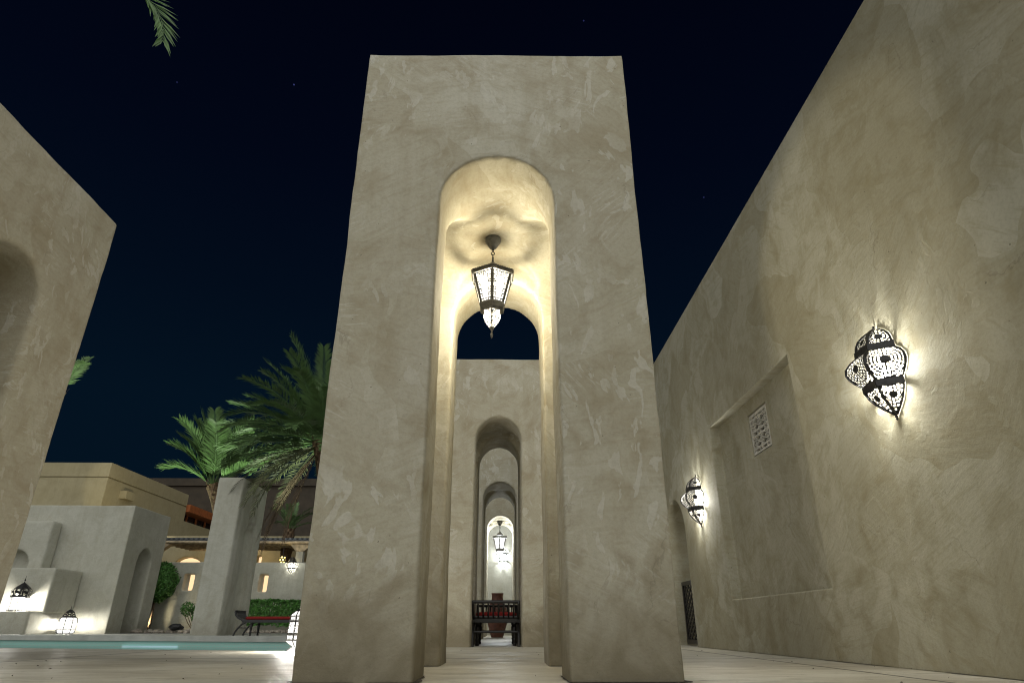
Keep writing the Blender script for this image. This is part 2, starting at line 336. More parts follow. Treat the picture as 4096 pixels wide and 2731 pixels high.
# origin of every tower: middle of its front base edge
def gate(label, loc, voxel, amp, seed, w=.86, cx=.0, zs=3.30, rise=.42, sw=1.10, sc=1.068, Wd=2.22, D=2.24, h=H, material='plaster', warp=None, back=0.0):
    o = solid('arch_tower', box_mb(-Wd / 2, 0, -.3, Wd / 2, D, h),
              [arch_prism(w, zs, rise, 'Y', cx, -.5, sc + sw / 2 - .01), arch_prism(w, zs - back, rise, 'Y', cx, sc, D + .5), arch_prism(sw, zs, rise, 'X', sc, -Wd, Wd)], M[material], voxel, amp, 1, seed, warp)
    o.location = loc; return tag(o, label, 'tower', 'plastered arch towers around the court')
gate('tall sand plaster arch tower in the middle with a lit lantern hanging in its arch', (0, 4, 0), .022, .0075, 1.0, w=.875, cx=.012, back=.20,
     warp=lambda c: Vector((c.x + (.022 if c.x > 0 else -.022) * (c.z / H) * 0 - .010 * c.z / H, c.y + c.x * .006, c.z + c.x * .017 * max(0, c.z) / H)))
gate('second arch tower in the row, framed by the tall middle arch, bench in its doorway', (-.015, 10.87, 0), .035, .006, 2.0, w=.80)
gate('third arch tower in the row, grey and unlit, seen through the second one', (0, 16.5, 0), .045, .006, 3.0, w=.84)
gate('farthest arch tower in the row, its arch edge lit white by a hanging lantern', (0, 22.0, 0), .045, .006, 4.0, w=.88)
gate('arch tower at the left edge of the photo with its dark arch cut off', (-5.838, 4.19, 0), .035, .0075, 5.0, sw=.86, sc=1.22, D=2.44)

# ------------------------------------------------------------------ right wall, end wall, passage
WX = 3.108
wall = solid('courtyard_wall', box_mb(WX, -9.5, -.3, WX + .55, 25.6, 5.13),
             [box_mb(WX - .3, 6.19, .612, WX + .135, 8.95, 2.95), box_mb(WX - .3, 7.235, 2.24, WX + .40, 7.845, 2.78),
              arch_prism(1.25, 1.72, .62, 'X', 11.425, WX - .5, WX + 1.2)], M['wallplaster'], 0, 0, 0, 7.0, bevel=.014)
tag(wall, 'long high sand plaster wall along the right with a shallow recessed panel', 'wall')
mb = MB()
def lattice_bars(mb, y0, y1, z0, z1, x0, x1):
    mb.box(x0, y0, z0, x1, y1, z0 + .022); mb.box(x0, y0, z1 - .03, x1, y1, z1); mb.box(x0, y0, z0 + .022, x1, y0 + .03, z1 - .03); mb.box(x0, y1 - .02, z0 + .022, x1, y1, z1 - .03)
    def bar(a, b, r=.012, d=0.0):
        a = Vector((x0 + .014 + d, *a)); b = Vector((x0 + .014 + d, *b)); t = (b - a).normalized(); n = Vector((0, -t.z, t.y)) * r
        mb.rings([[(x0 + .004 + d, *(p + n)[1:]), (x1 - .004 - d, *(p + n)[1:]), (x1 - .004 - d, *(p - n)[1:]), (x0 + .004 + d, *(p - n)[1:])] for p in (a, b)])
    hh = z1 - z0; ww = y1 - y0
    for q in (.13, .44, .56, .87): bar((y0 + .02, z0 + hh * q), (y1 - .02, z0 + hh * q), .009)
    for q in (.12, .26, .52, .66, .9):
        bar((y0 + ww * q, z0 + .02), (y0 + ww * q, z0 + hh * .13), .008, .001); bar((y0 + ww * q, z0 + hh * .44), (y0 + ww * q, z0 + hh * .56), .008, .001); bar((y0 + ww * q, z0 + hh * .87), (y0 + ww * q, z1 - .02), .008, .001)
    for za, zb in ((.13, .44), (.56, .87)):
        zc = (za + zb) / 2
        for k in range(3):
            ya = y0 + ww * (.05 + .31 * k); yb = ya + ww * .30; ym = (ya + yb) / 2
            for p, q in (((ya, za), (yb, zc)), ((yb, zc), (ya, zb)), ((yb, za), (ya, zc)), ((ya, zc), (yb, zb)), ((ym, za), (ym, zb))):
                bar((p[0], z0 + hh * p[1]), (q[0], z0 + hh * q[1]), .0065, .002)
lattice_bars(mb, 7.255, 7.825, 2.258, 2.762, WX + .150, WX + .190)
sn = thing('lattice_window', 'small white geometric lattice window in the recessed wall panel', 'window', (WX + .17, 7.54, 2.51))
o = mb.build('lattice', M['lattice'], sn); o.location = -Vector(sn.location)
mb = MB(); mb.box(WX + .36, 7.22, 2.22, WX + .39, 7.86, 2.8); o = mb.build('dark_backing', M['void'], sn); o.location = -Vector(sn.location)  # near-black sheet stands in for the shade of the interior

# lattice gate in the wall arch
lg = thing('lattice_gate', 'low dark diamond lattice gate standing in the arch of the right wall', 'gate', (WX + .2, 11.42, 0))
mb = MB(); mb.box(-.03, -.60, .95, .03, .60, 1.01); mb.box(-.03, -.60, .02, .03, .60, .09); mb.box(-.025, -.60, .09, .025, -.55, .95); mb.box(-.025, .55, .09, .025, .60, .95)
mb.build('gate_frame', M['wood'], lg)
mb = MB()
for s in (-1, 1):
    for k in range(-9, 18):
        y = -.55 + k * .185 - (.6 if s > 0 else -.6)
        a, b = (y, .08), (y + s * 1.30, .96)
        pts = []
        for (p, q) in ((a, b),):
            for i in range(40):
                t0, t1 = i / 40, (i + 1) / 40
                p0 = (a[0] + (b[0] - a[0]) * t0, a[1] + (b[1] - a[1]) * t0); p1 = (a[0] + (b[0] - a[0]) * t1, a[1] + (b[1] - a[1]) * t1)
                if -.56 < p0[0] < .56 and -.56 < p1[0] < .56: pts.append((p0, p1))
        for p0, p1 in pts:
            d = .004 * s; w_ = .036
            mb.rings([[(d - .006, p[0] - w_, p[1]), (d + .006, p[0] - w_, p[1]), (d + .006, p[0] + w_, p[1]), (d - .006, p[0] + w_, p[1])] for p in (p0, p1)], cap=False)
mb.build('lattice', M['wood'], lg)
o = solid('passage_wall', box_mb(4.9, 8.5, -.2, 5.2, 22, 3.6), [], M['hotel'], .08, .006, 1, 8.0)
tag(o, 'warm lit plaster wall behind the lattice gate', 'wall')
o = solid('end_wall', box_mb(-3.2, 25.62, -.2, 3.1, 26.0, 4.55), [], M['farplaster'], .06, .006, 1, 9.0)
tag(o, 'grey plaster wall closing the arcade at its far end behind the jar', 'wall')
mb = MB(); mb.box(-3.2, 25.55, 2.98, 3.1, 25.6, 3.0)

# ------------------------------------------------------------------ ground, pool, far terrace
def near_edge(x): return 9.15 + (-2.7 - x) * .31
def far_edge(x): return 19.35 + (-5.9 - x) * .31
PX0, PX1 = -30.0, -2.15
mb = MB(); B = 260
a, b, c, d = (PX0, near_edge(PX0)), (PX1, near_edge(PX1)), (PX1, far_edge(PX1)), (PX0, far_edge(PX0))
Q = lambda *p: mb.face([(x, y, 0) for x, y in p])
Q((-B, -B), (B, -B), b, a); Q((B, -B), (B, B), c, b); Q((B, B), (-B, B), d, c); Q((-B, B), (-B, -B), a, d)
tag(mb.build('ground', M['floor']), kind='structure')
mb = MB()
zb = -1.5
for p, q in ((a, b), (b, c), (d, a)): mb.face([(*p, -.001), (*q, -.001), (*q, zb), (*p, zb)])
mb.face([(*c, -.095), (*d, -.095), (*d, zb), (*c, zb)]); mb.face([(*a, zb), (*b, zb), (*c, zb), (*d, zb)])
tag(mb.build('pool_basin', M['mosaic']), kind='structure')
mb = MB(); n = 60
xs = [PX0 + (PX1 - PX0) * i / n for i in range(n + 1)]
for i in range(n): mb.face([(xs[i], near_edge(xs[i]) + .002, -.24), (xs[i + 1], near_edge(xs[i + 1]) + .002, -.24), (xs[i + 1], far_edge(xs[i + 1]) - .002, -.24), (xs[i], far_edge(xs[i]) - .002, -.24)])
tag(mb.build('pool_water', M['water']), kind='structure')
# dirt gathered where the walls meet the paving, grit on the floor
M['dirt'] = mat('dark_floor_dirt', (.06, .048, .032), .95, var=.4, vscale=30)
rd = random.Random(31)
mb = MB()
def dirt_run(p, q, n, side):
    p, q = Vector((*p, 0)), Vector((*q, 0)); t = (q - p).normalized(); nr = Vector((-t.y, t.x, 0)) * side; prev = None
    for i in range(n + 1):
        c = p.lerp(q, i / n); w_ = max(.005, .014 + .030 * noise.noise(c * 2.1) + .03 * noise.noise(c * 9)); z = Vector((0, 0, .004))
        cur = (c - nr * .04 + z, c + nr * w_ + z)
        if prev: mb.face([prev[0], cur[0], cur[1], prev[1]])
        prev = cur
dirt_run((3.11, -8), (3.11, 10.7), 420, 1)
for x0, x1 in ((-1.11, -.43), (.45, 1.11)):
    dirt_run((x1, 4.0), (x0, 4.0), 40, 1); dirt_run((x1, 5.62), (x0, 5.62), 40, 1)
dirt_run((-.42, 4.52), (-.42, 4.0), 24, 1); dirt_run((.45, 4.52), (.45, 4.0), 24, -1); dirt_run((1.11, 6.24), (1.11, 4.0), 80, 1); dirt_run((-1.11, 6.24), (-1.11, 4.0), 80, -1)
tag(mb.build('floor_dirt', M['dirt']), kind='stuff')
mb = MB()
for k in range(110):
    x, y = rd.uniform(-5, 3.0), 1.2 + 8.2 * rd.random() ** 1.3
    if y > near_edge(x) - .2 and x < PX1: continue
    if -1.3 < x < 1.3 and 3.9 < y < 6.4 and not -.4 < x < .4: continue
    a_ = rd.uniform(0, 6.28); l_ = rd.uniform(.005, .014); w_ = l_ * rd.uniform(.25, .6); u = Vector((math.cos(a_), math.sin(a_), 0)); v = Vector((-u.y, u.x, 0)); c = Vector((x, y, .005))
    mb.face([c - u * l_, c + v * w_ + Vector((0, 0, .006)), c + u * l_ + Vector((0, 0, .003)), c - v * w_])
tag(mb.build('fallen_leaf_bits', M['dirt']), kind='stuff')
# raised coping and terrace beyond the pool
mb = MB()
for z0, z1, o0, o1 in ((-.095, .052, -.05, .62),):
    x0, x1 = PX0, PX1
    mb.rings([[(x, far_edge(x) + o0, z0), (x, far_edge(x) + o1, z0), (x, far_edge(x) + o1, z1), (x, far_edge(x) + o0, z1)] for x in (x0, x1)])
tag(mb.build('pool_coping', M['coping']), kind='structure')
mb = MB()
mb.rings([[(x, far_edge(x) + .622, -.2), (x, 60, -.2), (x, 60, .044), (x, far_edge(x) + .622, .044)] for x in (-60, PX1)])
tag(mb.build('terrace', M['coping']), kind='structure')
mb = MB()
mb.rings([[(x, far_edge(x) - .062, -.236), (x, far_edge(x) - .012, -.236), (x, far_edge(x) - .012, -.225), (x, far_edge(x) - .062, -.225)] for x in (-11.2, -9.3)])
tag(mb.build('pool_light_strip', M['led']), 'glowing white light strip along the far waterline of the pool', 'pool light')

# ------------------------------------------------------------------ left middle: slab pillar and tower with steps
o = solid('niche_pillar', box_mb(-.43, 0, -.3, .43, 2.33, 4.80), [arch_prism(1.12, 2.95, .56, 'X', 1.42, .36, 1.0, -.5), arch_prism(.84, 2.85, .46, 'X', 1.42, .24, 1.0, -.5)], M['farplaster'], .05, .008, 2, 11.0)
o.location = (-9.0, 21.25, .04); tag(o, 'free standing grey plaster slab pillar with an arched niche beyond the pool', 'pillar')
tb = solid('stepped_tower', box_mb(-4.6, 0, -.3, 0, 3.1, 4.80),
           [arch_prism(1.12, 2.68, .58, 'X', 1.63, -1.2, 1.0), arch_prism(1.6, 2.2, .8, 'Y', -4.2, -.5, 1.2)], M['farplaster'], .06, .008, 2, 12.0)
tb.location = (-15.05, 26.7, .04); tag(tb, 'squat pale plaster tower with a side arch behind the pool at far left', 'tower')
st = MB(); st.box(-4.6, -2.4, -.3, -1.45, -.02, .76); s_ = solid('lower_plinth', st, [], M['farplaster'], .06, .008, 2, 13.0); s_.parent = tb
st = MB(); st.box(-4.6, -1.7, .7, -1.40, -.02, 2.24); s_ = solid('middle_step', st, [], M['farplaster'], .06, .008, 2, 14.0); s_.parent = tb
st = MB(); st.box(-4.6, -.62, 2.2, -2.72, -.02, 4.08); s_ = solid('upper_step', st, [arch_prism(1.3, 2.45, .55, 'Y', -3.92, -1.5, -.1, 2.3)], M['farplaster'], .06, .008, 2, 15.0); s_.parent = tb

# ------------------------------------------------------------------ lanterns
def hexpt(r, ang): return Vector((r * math.cos(ang), r * math.sin(ang), 0))
def interp(prof, z):
    for (z0, r0), (z1, r1) in zip(prof, prof[1:]):
        if z0 <= z <= z1: return r0 + (r1 - r0) * (z - z0) / (z1 - z0)
    return prof[-1][1]
def ring_holes(p, q, r0=.030, dr=.0255, hr=.0078, hw=.0080):
    r = math.hypot(p, q)
    if r < r0: return False
    k = round((r - r0 - .012) / dr)
    if k < 0: return False
    rk = r0 + .012 + k * dr
    if abs(r - rk) > hr: return False
    n = max(6, round(2 * math.pi * rk / .0265)); a = math.atan2(q, p) + (k % 2) * math.pi / n
    f = (a * n / (2 * math.pi)) % 1.0
    return abs(f - .5) * (2 * math.pi * rk / n) < hw
SPROF = [(-.365, .008), (-.34, .038), (-.31, .078), (-.265, .124), (-.215, .160), (-.165, .180), (-.115, .184), (-.07, .236), (-.03, .268), (.005, .282), (.05, .276), (.095, .238), (.135, .184), (.185, .176), (.23, .166), (.275, .142), (.312, .102), (.338, .060), (.352, .022)]
def sconce(label, loc, rz, group):
    root = thing('wall_lantern', label, 'wall lantern', loc, rz, group)
    angs = [R(a_) for a_ in (-90, -30, 30, 90)]
    segs = ((-.345, -.172, -.235), (-.108, .128, .015), (.192, .342, .245))
    zs = [-.365 + .71 * i / 124 for i in range(125)]
    for k in range(3):
        mb = MB(); nu = 44
        for i in range(124):
            z0, z1 = zs[i], zs[i + 1]; zm = (z0 + z1) / 2; rm = interp(SPROF, zm)
            seg = next((s for s in segs if s[0] < zm < s[1]), None)
            for j in range(nu):
                um = (j + .5) / nu; p = (um - .5) * rm
                if seg and abs(p) < rm / 2 - .016 and ring_holes(p, (zm - seg[2]) * (1.12 if seg[0] == -.108 else 1.2), .034 if seg[0] == -.108 else .026): continue
                quad = []
                for z, u in ((z0, j / nu), (z0, (j + 1) / nu), (z1, (j + 1) / nu), (z1, j / nu)):
                    r = interp(SPROF, z); v = hexpt(r, angs[k]).lerp(hexpt(r, angs[k + 1]), u); quad.append((v.x, v.y, z))
                mb.face(quad)
        mb.build('perforated_panel', M['iron'], root)
    mb = MB()
    for a_ in angs[1:3]: mb.tube([(*(hexpt(r + .004, a_))[:2], z) for z, r in SPROF], .0075, 6)
    for a_ in (angs[0], angs[3]): mb.tube([(.004, hexpt(r, a_).y, z) for z, r in SPROF], .006, 6)
    for z0, z1, r in ((-.166, -.114, .190), (.134, .186, .188)):
        pts0 = [hexpt(r, a_) for a_ in angs]
        for p, q in zip(pts0, pts0[1:]):
            n_ = ((p + q) / 2).normalized() * .007
            mb.rings([[(p.x, p.y, z0), (q.x, q.y, z0), (q.x + n_.x, q.y + n_.y, z0), (p.x + n_.x, p.y + n_.y, z0)], [(p.x, p.y, z1), (q.x, q.y, z1), (q.x + n_.x, q.y + n_.y, z1), (p.x + n_.x, p.y + n_.y, z1)]])
    mb.build('frame', M['iron'], root)
    for s, z in ((1, .352), (-1, -.365)):
        mb = MB(); mb.lathe([(.006, 0), (.013, s * .008), (.014, s * .016), (.006, s * .024), (.011, s * .032), (.002, s * .042)], 10, (.012, 0, z)); mb.build('finial', M['iron'], root)
    point('bulb', root, (.105, 0, -.06), POWER_SCONCE, (1, .985, .91), .085)
    return root
G1 = 'pierced iron wall lanterns'
s1 = sconce('large pierced iron wall lantern on the right wall, nearest the camera', (WX - .004, 4.61, 2.135), R(180), G1)
dup(s1, 'smaller looking pierced wall lantern between the recessed panel and the wall arch', (WX - .004, 9.83, 2.065), R(180), G1)
qe = dup(s1, 'wall lantern glowing on the grey end wall above the big jar', (.13, 25.61, 2.70), R(-90), G1)
q_ = dup(s1, 'wall lantern on the garden wall beside the pergola, left of the middle tower', (-9.78, 31.38, 2.92), R(-90), G1)
for ch in [x for x in COL.objects if x.parent == q_ and x.type == 'LIGHT']: ch.data = ch.data.copy(); ch.data.energy = POWER_SCONCE * .3
for ch in [x for x in COL.objects if x.parent == qe and x.type == 'LIGHT']: ch.data = ch.data.copy(); ch.data.color = (.90, .97, 1)
# two unseen lanterns added behind the camera to light the middle tower's front
dup(s1, 'pierced wall lantern added out of view just behind the camera for its light', (WX - .004, -.61, 2.10), R(180), G1)
dup(s1, 'pierced wall lantern added out of view far behind the camera for its light', (WX - .004, -5.83, 2.10), R(180), G1)

def hanging(label, loc, group):
    root = thing('hanging_lantern', label, 'hanging lantern', loc, 0, group)      # origin: ceiling
    zr, zc = -.425, -.735
    Rt, Rb = .202, .118
    a6 = [R(-90 + 60 * k) for k in range(7)]
    mb = MB(); mb.lathe([(.05, .03), (.075, 0), (.077, -.035), (.055, -.07), (.032, -.11), (.014, -.125)], 20); mb.build('ceiling_rose', M['zinc'], root, True)
    mb = MB(); mb.tube([(0, 0, -.12), (0, 0, -.15)], .008); mb.torus((0, 0, -.168), .017, .0045, 'y'); mb.torus((0, 0, -.197), .017, .0045, 'x'); mb.tube([(0, 0, -.21), (0, 0, -.275)], .009)
    mb.build('chain', M['iron'], root)
    mb = MB(); mb.lathe([(.006, -.255), (.02, -.275), (.052, -.31), (.082, -.335), (.092, -.365), (.088, -.39)], 24)
    mb.build('dome', M['zinc'], root, True)
    mb = MB(); mb.lathe_open([(.136, -.400), (.145, -.403), (Rt + .012, zr + .012), (Rt + .014, zr - .022), (Rt - .006, zr - .022), (.1, zr - .005)], 6, rot=a6[0])
    for k in range(6):
        p, q = hexpt(Rt + .013, a6[k]), hexpt(Rt + .013, a6[k + 1])
        for i in range(9):
            c = p.lerp(q, (i + .5) / 9); mb.lathe([(.002, -.004), (.012, 0), (.012, .010), (.002, .018)], 8, (c.x, c.y, zr + .008))
    mb.build('roof_rim', M['zinc'], root)
    Ls = zr - .02 - zc
    for k in range(6):
        mb = MB(); nu, nv = 40, 56
        for i in range(nv):
            for j in range(nu):
                um, vm = (j + .5) / nu, (i + .5) / nv; rr = Rt * .965 + (Rb - Rt * .965) * vm; ch = rr; p = (um - .5) * ch; q = vm * Ls; hole = False
                hw = ch / 2 - .040; edge = ch / 2 - abs(p)
                aw = .5 * (Rt * .8) - .03
                if edge > .012 and .012 < q < Ls - .010:
                    arch_top = .105 - math.sqrt(max(0, 1 - (p / max(hw, .001)) ** 2)) * .065 if abs(p) < hw else 9
                    if abs(p) < hw and arch_top < q < Ls - .034: hole = True
                    elif abs(edge - .026) < .0085 and abs(((q / .023) % 1) - .5) * .023 < .0075: hole = True
                    elif q < .10 and abs(p) < hw + .01 and q < arch_top - .006 and math.hypot(((p / .02) % 1 - .5) * .02, ((q / .02) % 1 - .5) * .02) < .0078: hole = True
                    elif abs(q - (Ls - .021)) < .0075 and abs(((p / .023) % 1) - .5) * .023 < .0075: hole = True
                if hole: continue
                quad = []
                for u, v in ((j / nu, i / nv), ((j + 1) / nu, i / nv), ((j + 1) / nu, (i + 1) / nv), (j / nu, (i + 1) / nv)):
                    rr = Rt * .965 + (Rb - Rt * .965) * v; c = hexpt(rr, a6[k]).lerp(hexpt(rr, a6[k + 1]), u); quad.append((c.x, c.y, zr - .02 - v * Ls))
                mb.face(quad)
        pn = mb.build('side_panel', M['zinc'], root)
        mb = MB(); f = .955
        mb.face([(*(hexpt(Rt * .965 * f, a6[k]))[:2], zr - .024), (*(hexpt(Rt * .965 * f, a6[k + 1]))[:2], zr - .024), (*(hexpt(Rb * f, a6[k + 1]))[:2], zc + .002), (*(hexpt(Rb * f, a6[k]))[:2], zc + .002)])
        mb.build('glass_pane', M['pane'], pn)
    mb = MB()
    for k in range(6): mb.tube([(*hexpt(Rt, a6[k])[:2], zr - .015), (*hexpt(Rb + .003, a6[k])[:2], zc)], .004, 6)
    mb.lathe_open([(Rb - .03, zc + .012), (Rb + .006, zc + .012), (Rb + .012, zc - .004), (Rb + .004, zc - .045), (Rb - .03, zc - .060), (.086, zc - .045)], 6, rot=a6[0])
    mb.build('collar', M['zinc'], root)
    mb = MB(); pr = [(-.255, .004), (-.225, .008), (-.19, .022), (-.155, .048), (-.11, .074), (-.07, .088), (-.03, .092), (0.0, .088)]
    for k in range(6):
        nu, nv = 20, 50
        for i in range(nv):
            za, zb_ = -.255 + .255 * i / nv, -.255 + .255 * (i + 1) / nv; zm = (za + zb_) / 2; rm = interp(pr, zm)
            for j in range(nu):
                um = (j + .5) / nu; p = (um - .5) * rm
                if -.19 < zm < -.012 and abs(p) < rm / 2 - .007:
                    s = .0175 if zm > -.085 else .0135
                    row = math.floor(zm / s)
                    if math.hypot(((p / s + .5 * (row % 2)) % 1 - .5) * s, ((zm / s) % 1 - .5) * s) < s * .37: continue
                mb.face([(*(hexpt(interp(pr, z), a6[k]).lerp(hexpt(interp(pr, z), a6[k + 1]), u))[:2], zc - .03 + z) for z, u in ((za, j / nu), (za, (j + 1) / nu), (zb_, (j + 1) / nu), (zb_, j / nu))])
    mb.build('bowl', M['zinc'], root)
    mb = MB(); mb.lathe([(.002, -.30), (.009, -.285), (.012, -.262), (.006, -.24)], 10, (0, 0, zc - .03)); mb.build('finial', M['zinc'], root)
    point('bulb', root, (0, 0, -.70), POWER_HANG, (1, .89, .64), .12)
    return root
G2 = 'hexagonal lanterns hanging in the arches'
h1 = hanging('lit hexagonal lantern hanging in the arch of the tall middle tower', (-.04, 5.17, 3.715), G2)
q_ = dup(h1, 'distant lit lantern hanging in the farthest arch above the jar', (-.02, 23.08, 3.70), 0, G2, 1.28)

for ch in [x for x in COL.objects if x.parent == q_ and x.type == 'LIGHT']: ch.data = ch.data.copy(); ch.data.energy = POWER_HANG * 2.2; ch.data.color = (.93, .98, 1)
def floor_lantern(name, label, loc, rz, body, roof, sides, glass_bands, power, metal='iron', group=None, mid=None):
    """body: (z, r) profile of the glazed part; roof: (z, r) profile of the metal cap"""
    root = thing(name, label, 'floor lantern', loc, rz, group)
    mb = MB(); mb.lathe([(r * .985, z) for z, r in body], sides); mb.build('glass_pane', M['pane'], root)
    mb = MB()
    for k in range(sides):
        a_ = 2 * math.pi * k / sides
        mb.tube([(r * math.cos(a_), r * math.sin(a_), z) for z, r in body], .010 * loc[1] / 26 + .004, 6)
    for z, h_ in glass_bands:
        r = interp(body, z); mb.lathe([(r * .99, z - h_), (r * 1.02, z - h_), (r * 1.02, z + h_), (r * .99, z + h_)], sides)
    mb.build('frame', M[metal], root)
    mb = MB(); zt = roof[-1][0]; z_0 = roof[0][0]
    for k in range(sides):
        nu, nv = 16, 26
        a0, a1 = 2 * math.pi * k / sides, 2 * math.pi * (k + 1) / sides
        for i in range(nv):
            za, zb_ = z_0 + (zt - z_0) * i / nv, z_0 + (zt - z_0) * (i + 1) / nv
            for j in range(nu):
                zm, um = (za + zb_) / 2, (j + .5) / nu; rm = interp(roof, zm); p = (um - .5) * rm * 2 * math.sin(math.pi / sides); q = zm - (z_0 + (zt - z_0) * .36)
                sc_ = (zt - z_0)
                d_ = math.hypot(p, q) / sc_
                if mid and .10 < d_ < .24 and abs(um - .5) < .36: continue
                mb.face([(*(hexpt(interp(roof, z), a0).lerp(hexpt(interp(roof, z), a1), u))[:2], z) for z, u in ((za, j / nu), (za, (j + 1) / nu), (zb_, (j + 1) / nu), (zb_, j / nu))])
    mb.build('pierced_cap', M[metal], root)
    s_ = zt - z_0
    mb = MB(); mb.lathe([(.012 * s_ / .2, zt - .01), (.05 * s_, zt + .02 * s_), (.02 * s_, zt + .12 * s_), (.06 * s_, zt + .2 * s_), (.02 * s_, zt + .3 * s_), (.006, zt + .5 * s_)], 10); mb.build('finial', M[metal], root)
    point('bulb', root, (0, 0, (body[0][0] + body[-1][0]) / 2), power, (1, .96, .88), .05 if power < 100 else .16)
    return root
GF = 'lit floor lanterns'
floor_lantern('floor_lantern', 'glowing drum shaped floor lantern on the pool edge before the squat tower', (-15.98, 25.75, .055), .3,
              [(0, .24), (.06, .30), (.17, .31), (.42, .31), (.52, .28), (.56, .22)], [(.56, .23), (.64, .205), (.74, .14), (.82, .04)], 8, [(.01, .012), (.15, .008), (.22, .006), (.40, .008), (.46, .006), (.55, .014)], 210, group=GF, mid=True)
floor_lantern('floor_lantern', 'wide glowing lantern standing on the stepped ledge at far left', (-17.22, 24.66, .75), .5,
              [(.06, .30), (.30, .29), (.50, .30)], [(.50, .31), (.62, .30), (.72, .33), (.84, .22), (.98, .05)], 8, [(.06, .02), (.5, .012)], 230, group=GF, mid=True)
fl = floor_lantern('floor_lantern', 'small white perforated hexagonal floor lantern half hidden behind the middle tower', (-2.555, 8.93, .0), R(28),
              [(.0, .118), (.058, .035), (.06, .035), (.124, .122), (.126, .118), (.42, .098), (.422, .10), (.47, .045)], [(.468, .048), (.485, .03), (.495, .012)], 6, [(.0, .003)], 130, group=GF)
# pierced sleeve of the small lantern
mb = MB()
for k in range(6):
    a0, a1 = math.pi * 2 * k / 6, math.pi * 2 * (k + 1) / 6; nu, nv = 22, 60
    for i in range(nv):
        for j in range(nu):
            z0, z1 = .126 + .294 * i / nv, .126 + .294 * (i + 1) / nv; zm, um = (z0 + z1) / 2, (j + .5) / nu; r = .124 - (zm - .126) * .075; p = (um - .5) * r
            band = .145 < zm < .185 or .215 < zm < .34 or .365 < zm < .405
            s_ = .0145 if .215 < zm < .34 else .011
            if band and abs(p) < r / 2 - .012 and math.hypot(((p / s_ + .5 * (math.floor(zm / s_) % 2)) % 1 - .5) * s_, ((zm / s_) % 1 - .5) * s_) < s_ * .43: continue
            rr = lambda z: .124 - (z - .126) * .075
            mb.face([(*(hexpt(rr(z), a0).lerp(hexpt(rr(z), a1), u))[:2], z) for z, u in ((z0, j / nu), (z0, (j + 1) / nu), (z1, (j + 1) / nu), (z1, j / nu))])
mb.build('pierced_sleeve', M['zinc'], fl)
bl = thing('basket_lamp', 'small amber lamp with round holes hanging above the garden wall', 'hanging lantern', (-10.36, 31.7, 3.17))
mb = MB(); nu, nv = 48, 22
for i in range(nv):
    for j in range(nu):
        u, z = (j + .5) / nu, -.18 + .36 * (i + .5) / nv
        if math.hypot(((u * 6 + .5 * (math.floor((z + .18) / .12) % 2)) % 1 - .5) * .15, (((z + .18) / .12) % 1 - .5) * .12) < .047: continue
        mb.face([(.14 * math.cos(2 * math.pi * a_), .14 * math.sin(2 * math.pi * a_), zz) for a_, zz in ((j / nu, z - .0082), ((j + 1) / nu, z - .0082), ((j + 1) / nu, z + .0082), (j / nu, z + .0082))])
mb.build('pierced_shade', M['iron'], bl)
mb = MB(); mb.lathe([(.05, -.15), (.12, -.13), (.125, .13), (.05, .16)], 16); mb.build('glass_pane', M['amber'], bl)
mb = MB(); mb.tube([(0, 0, .16), (0, 0, .62)], .012); mb.build('chain', M['iron'], bl)
point('bulb', bl, (0, 0, 0), 14, (1, .8, .4), .04)

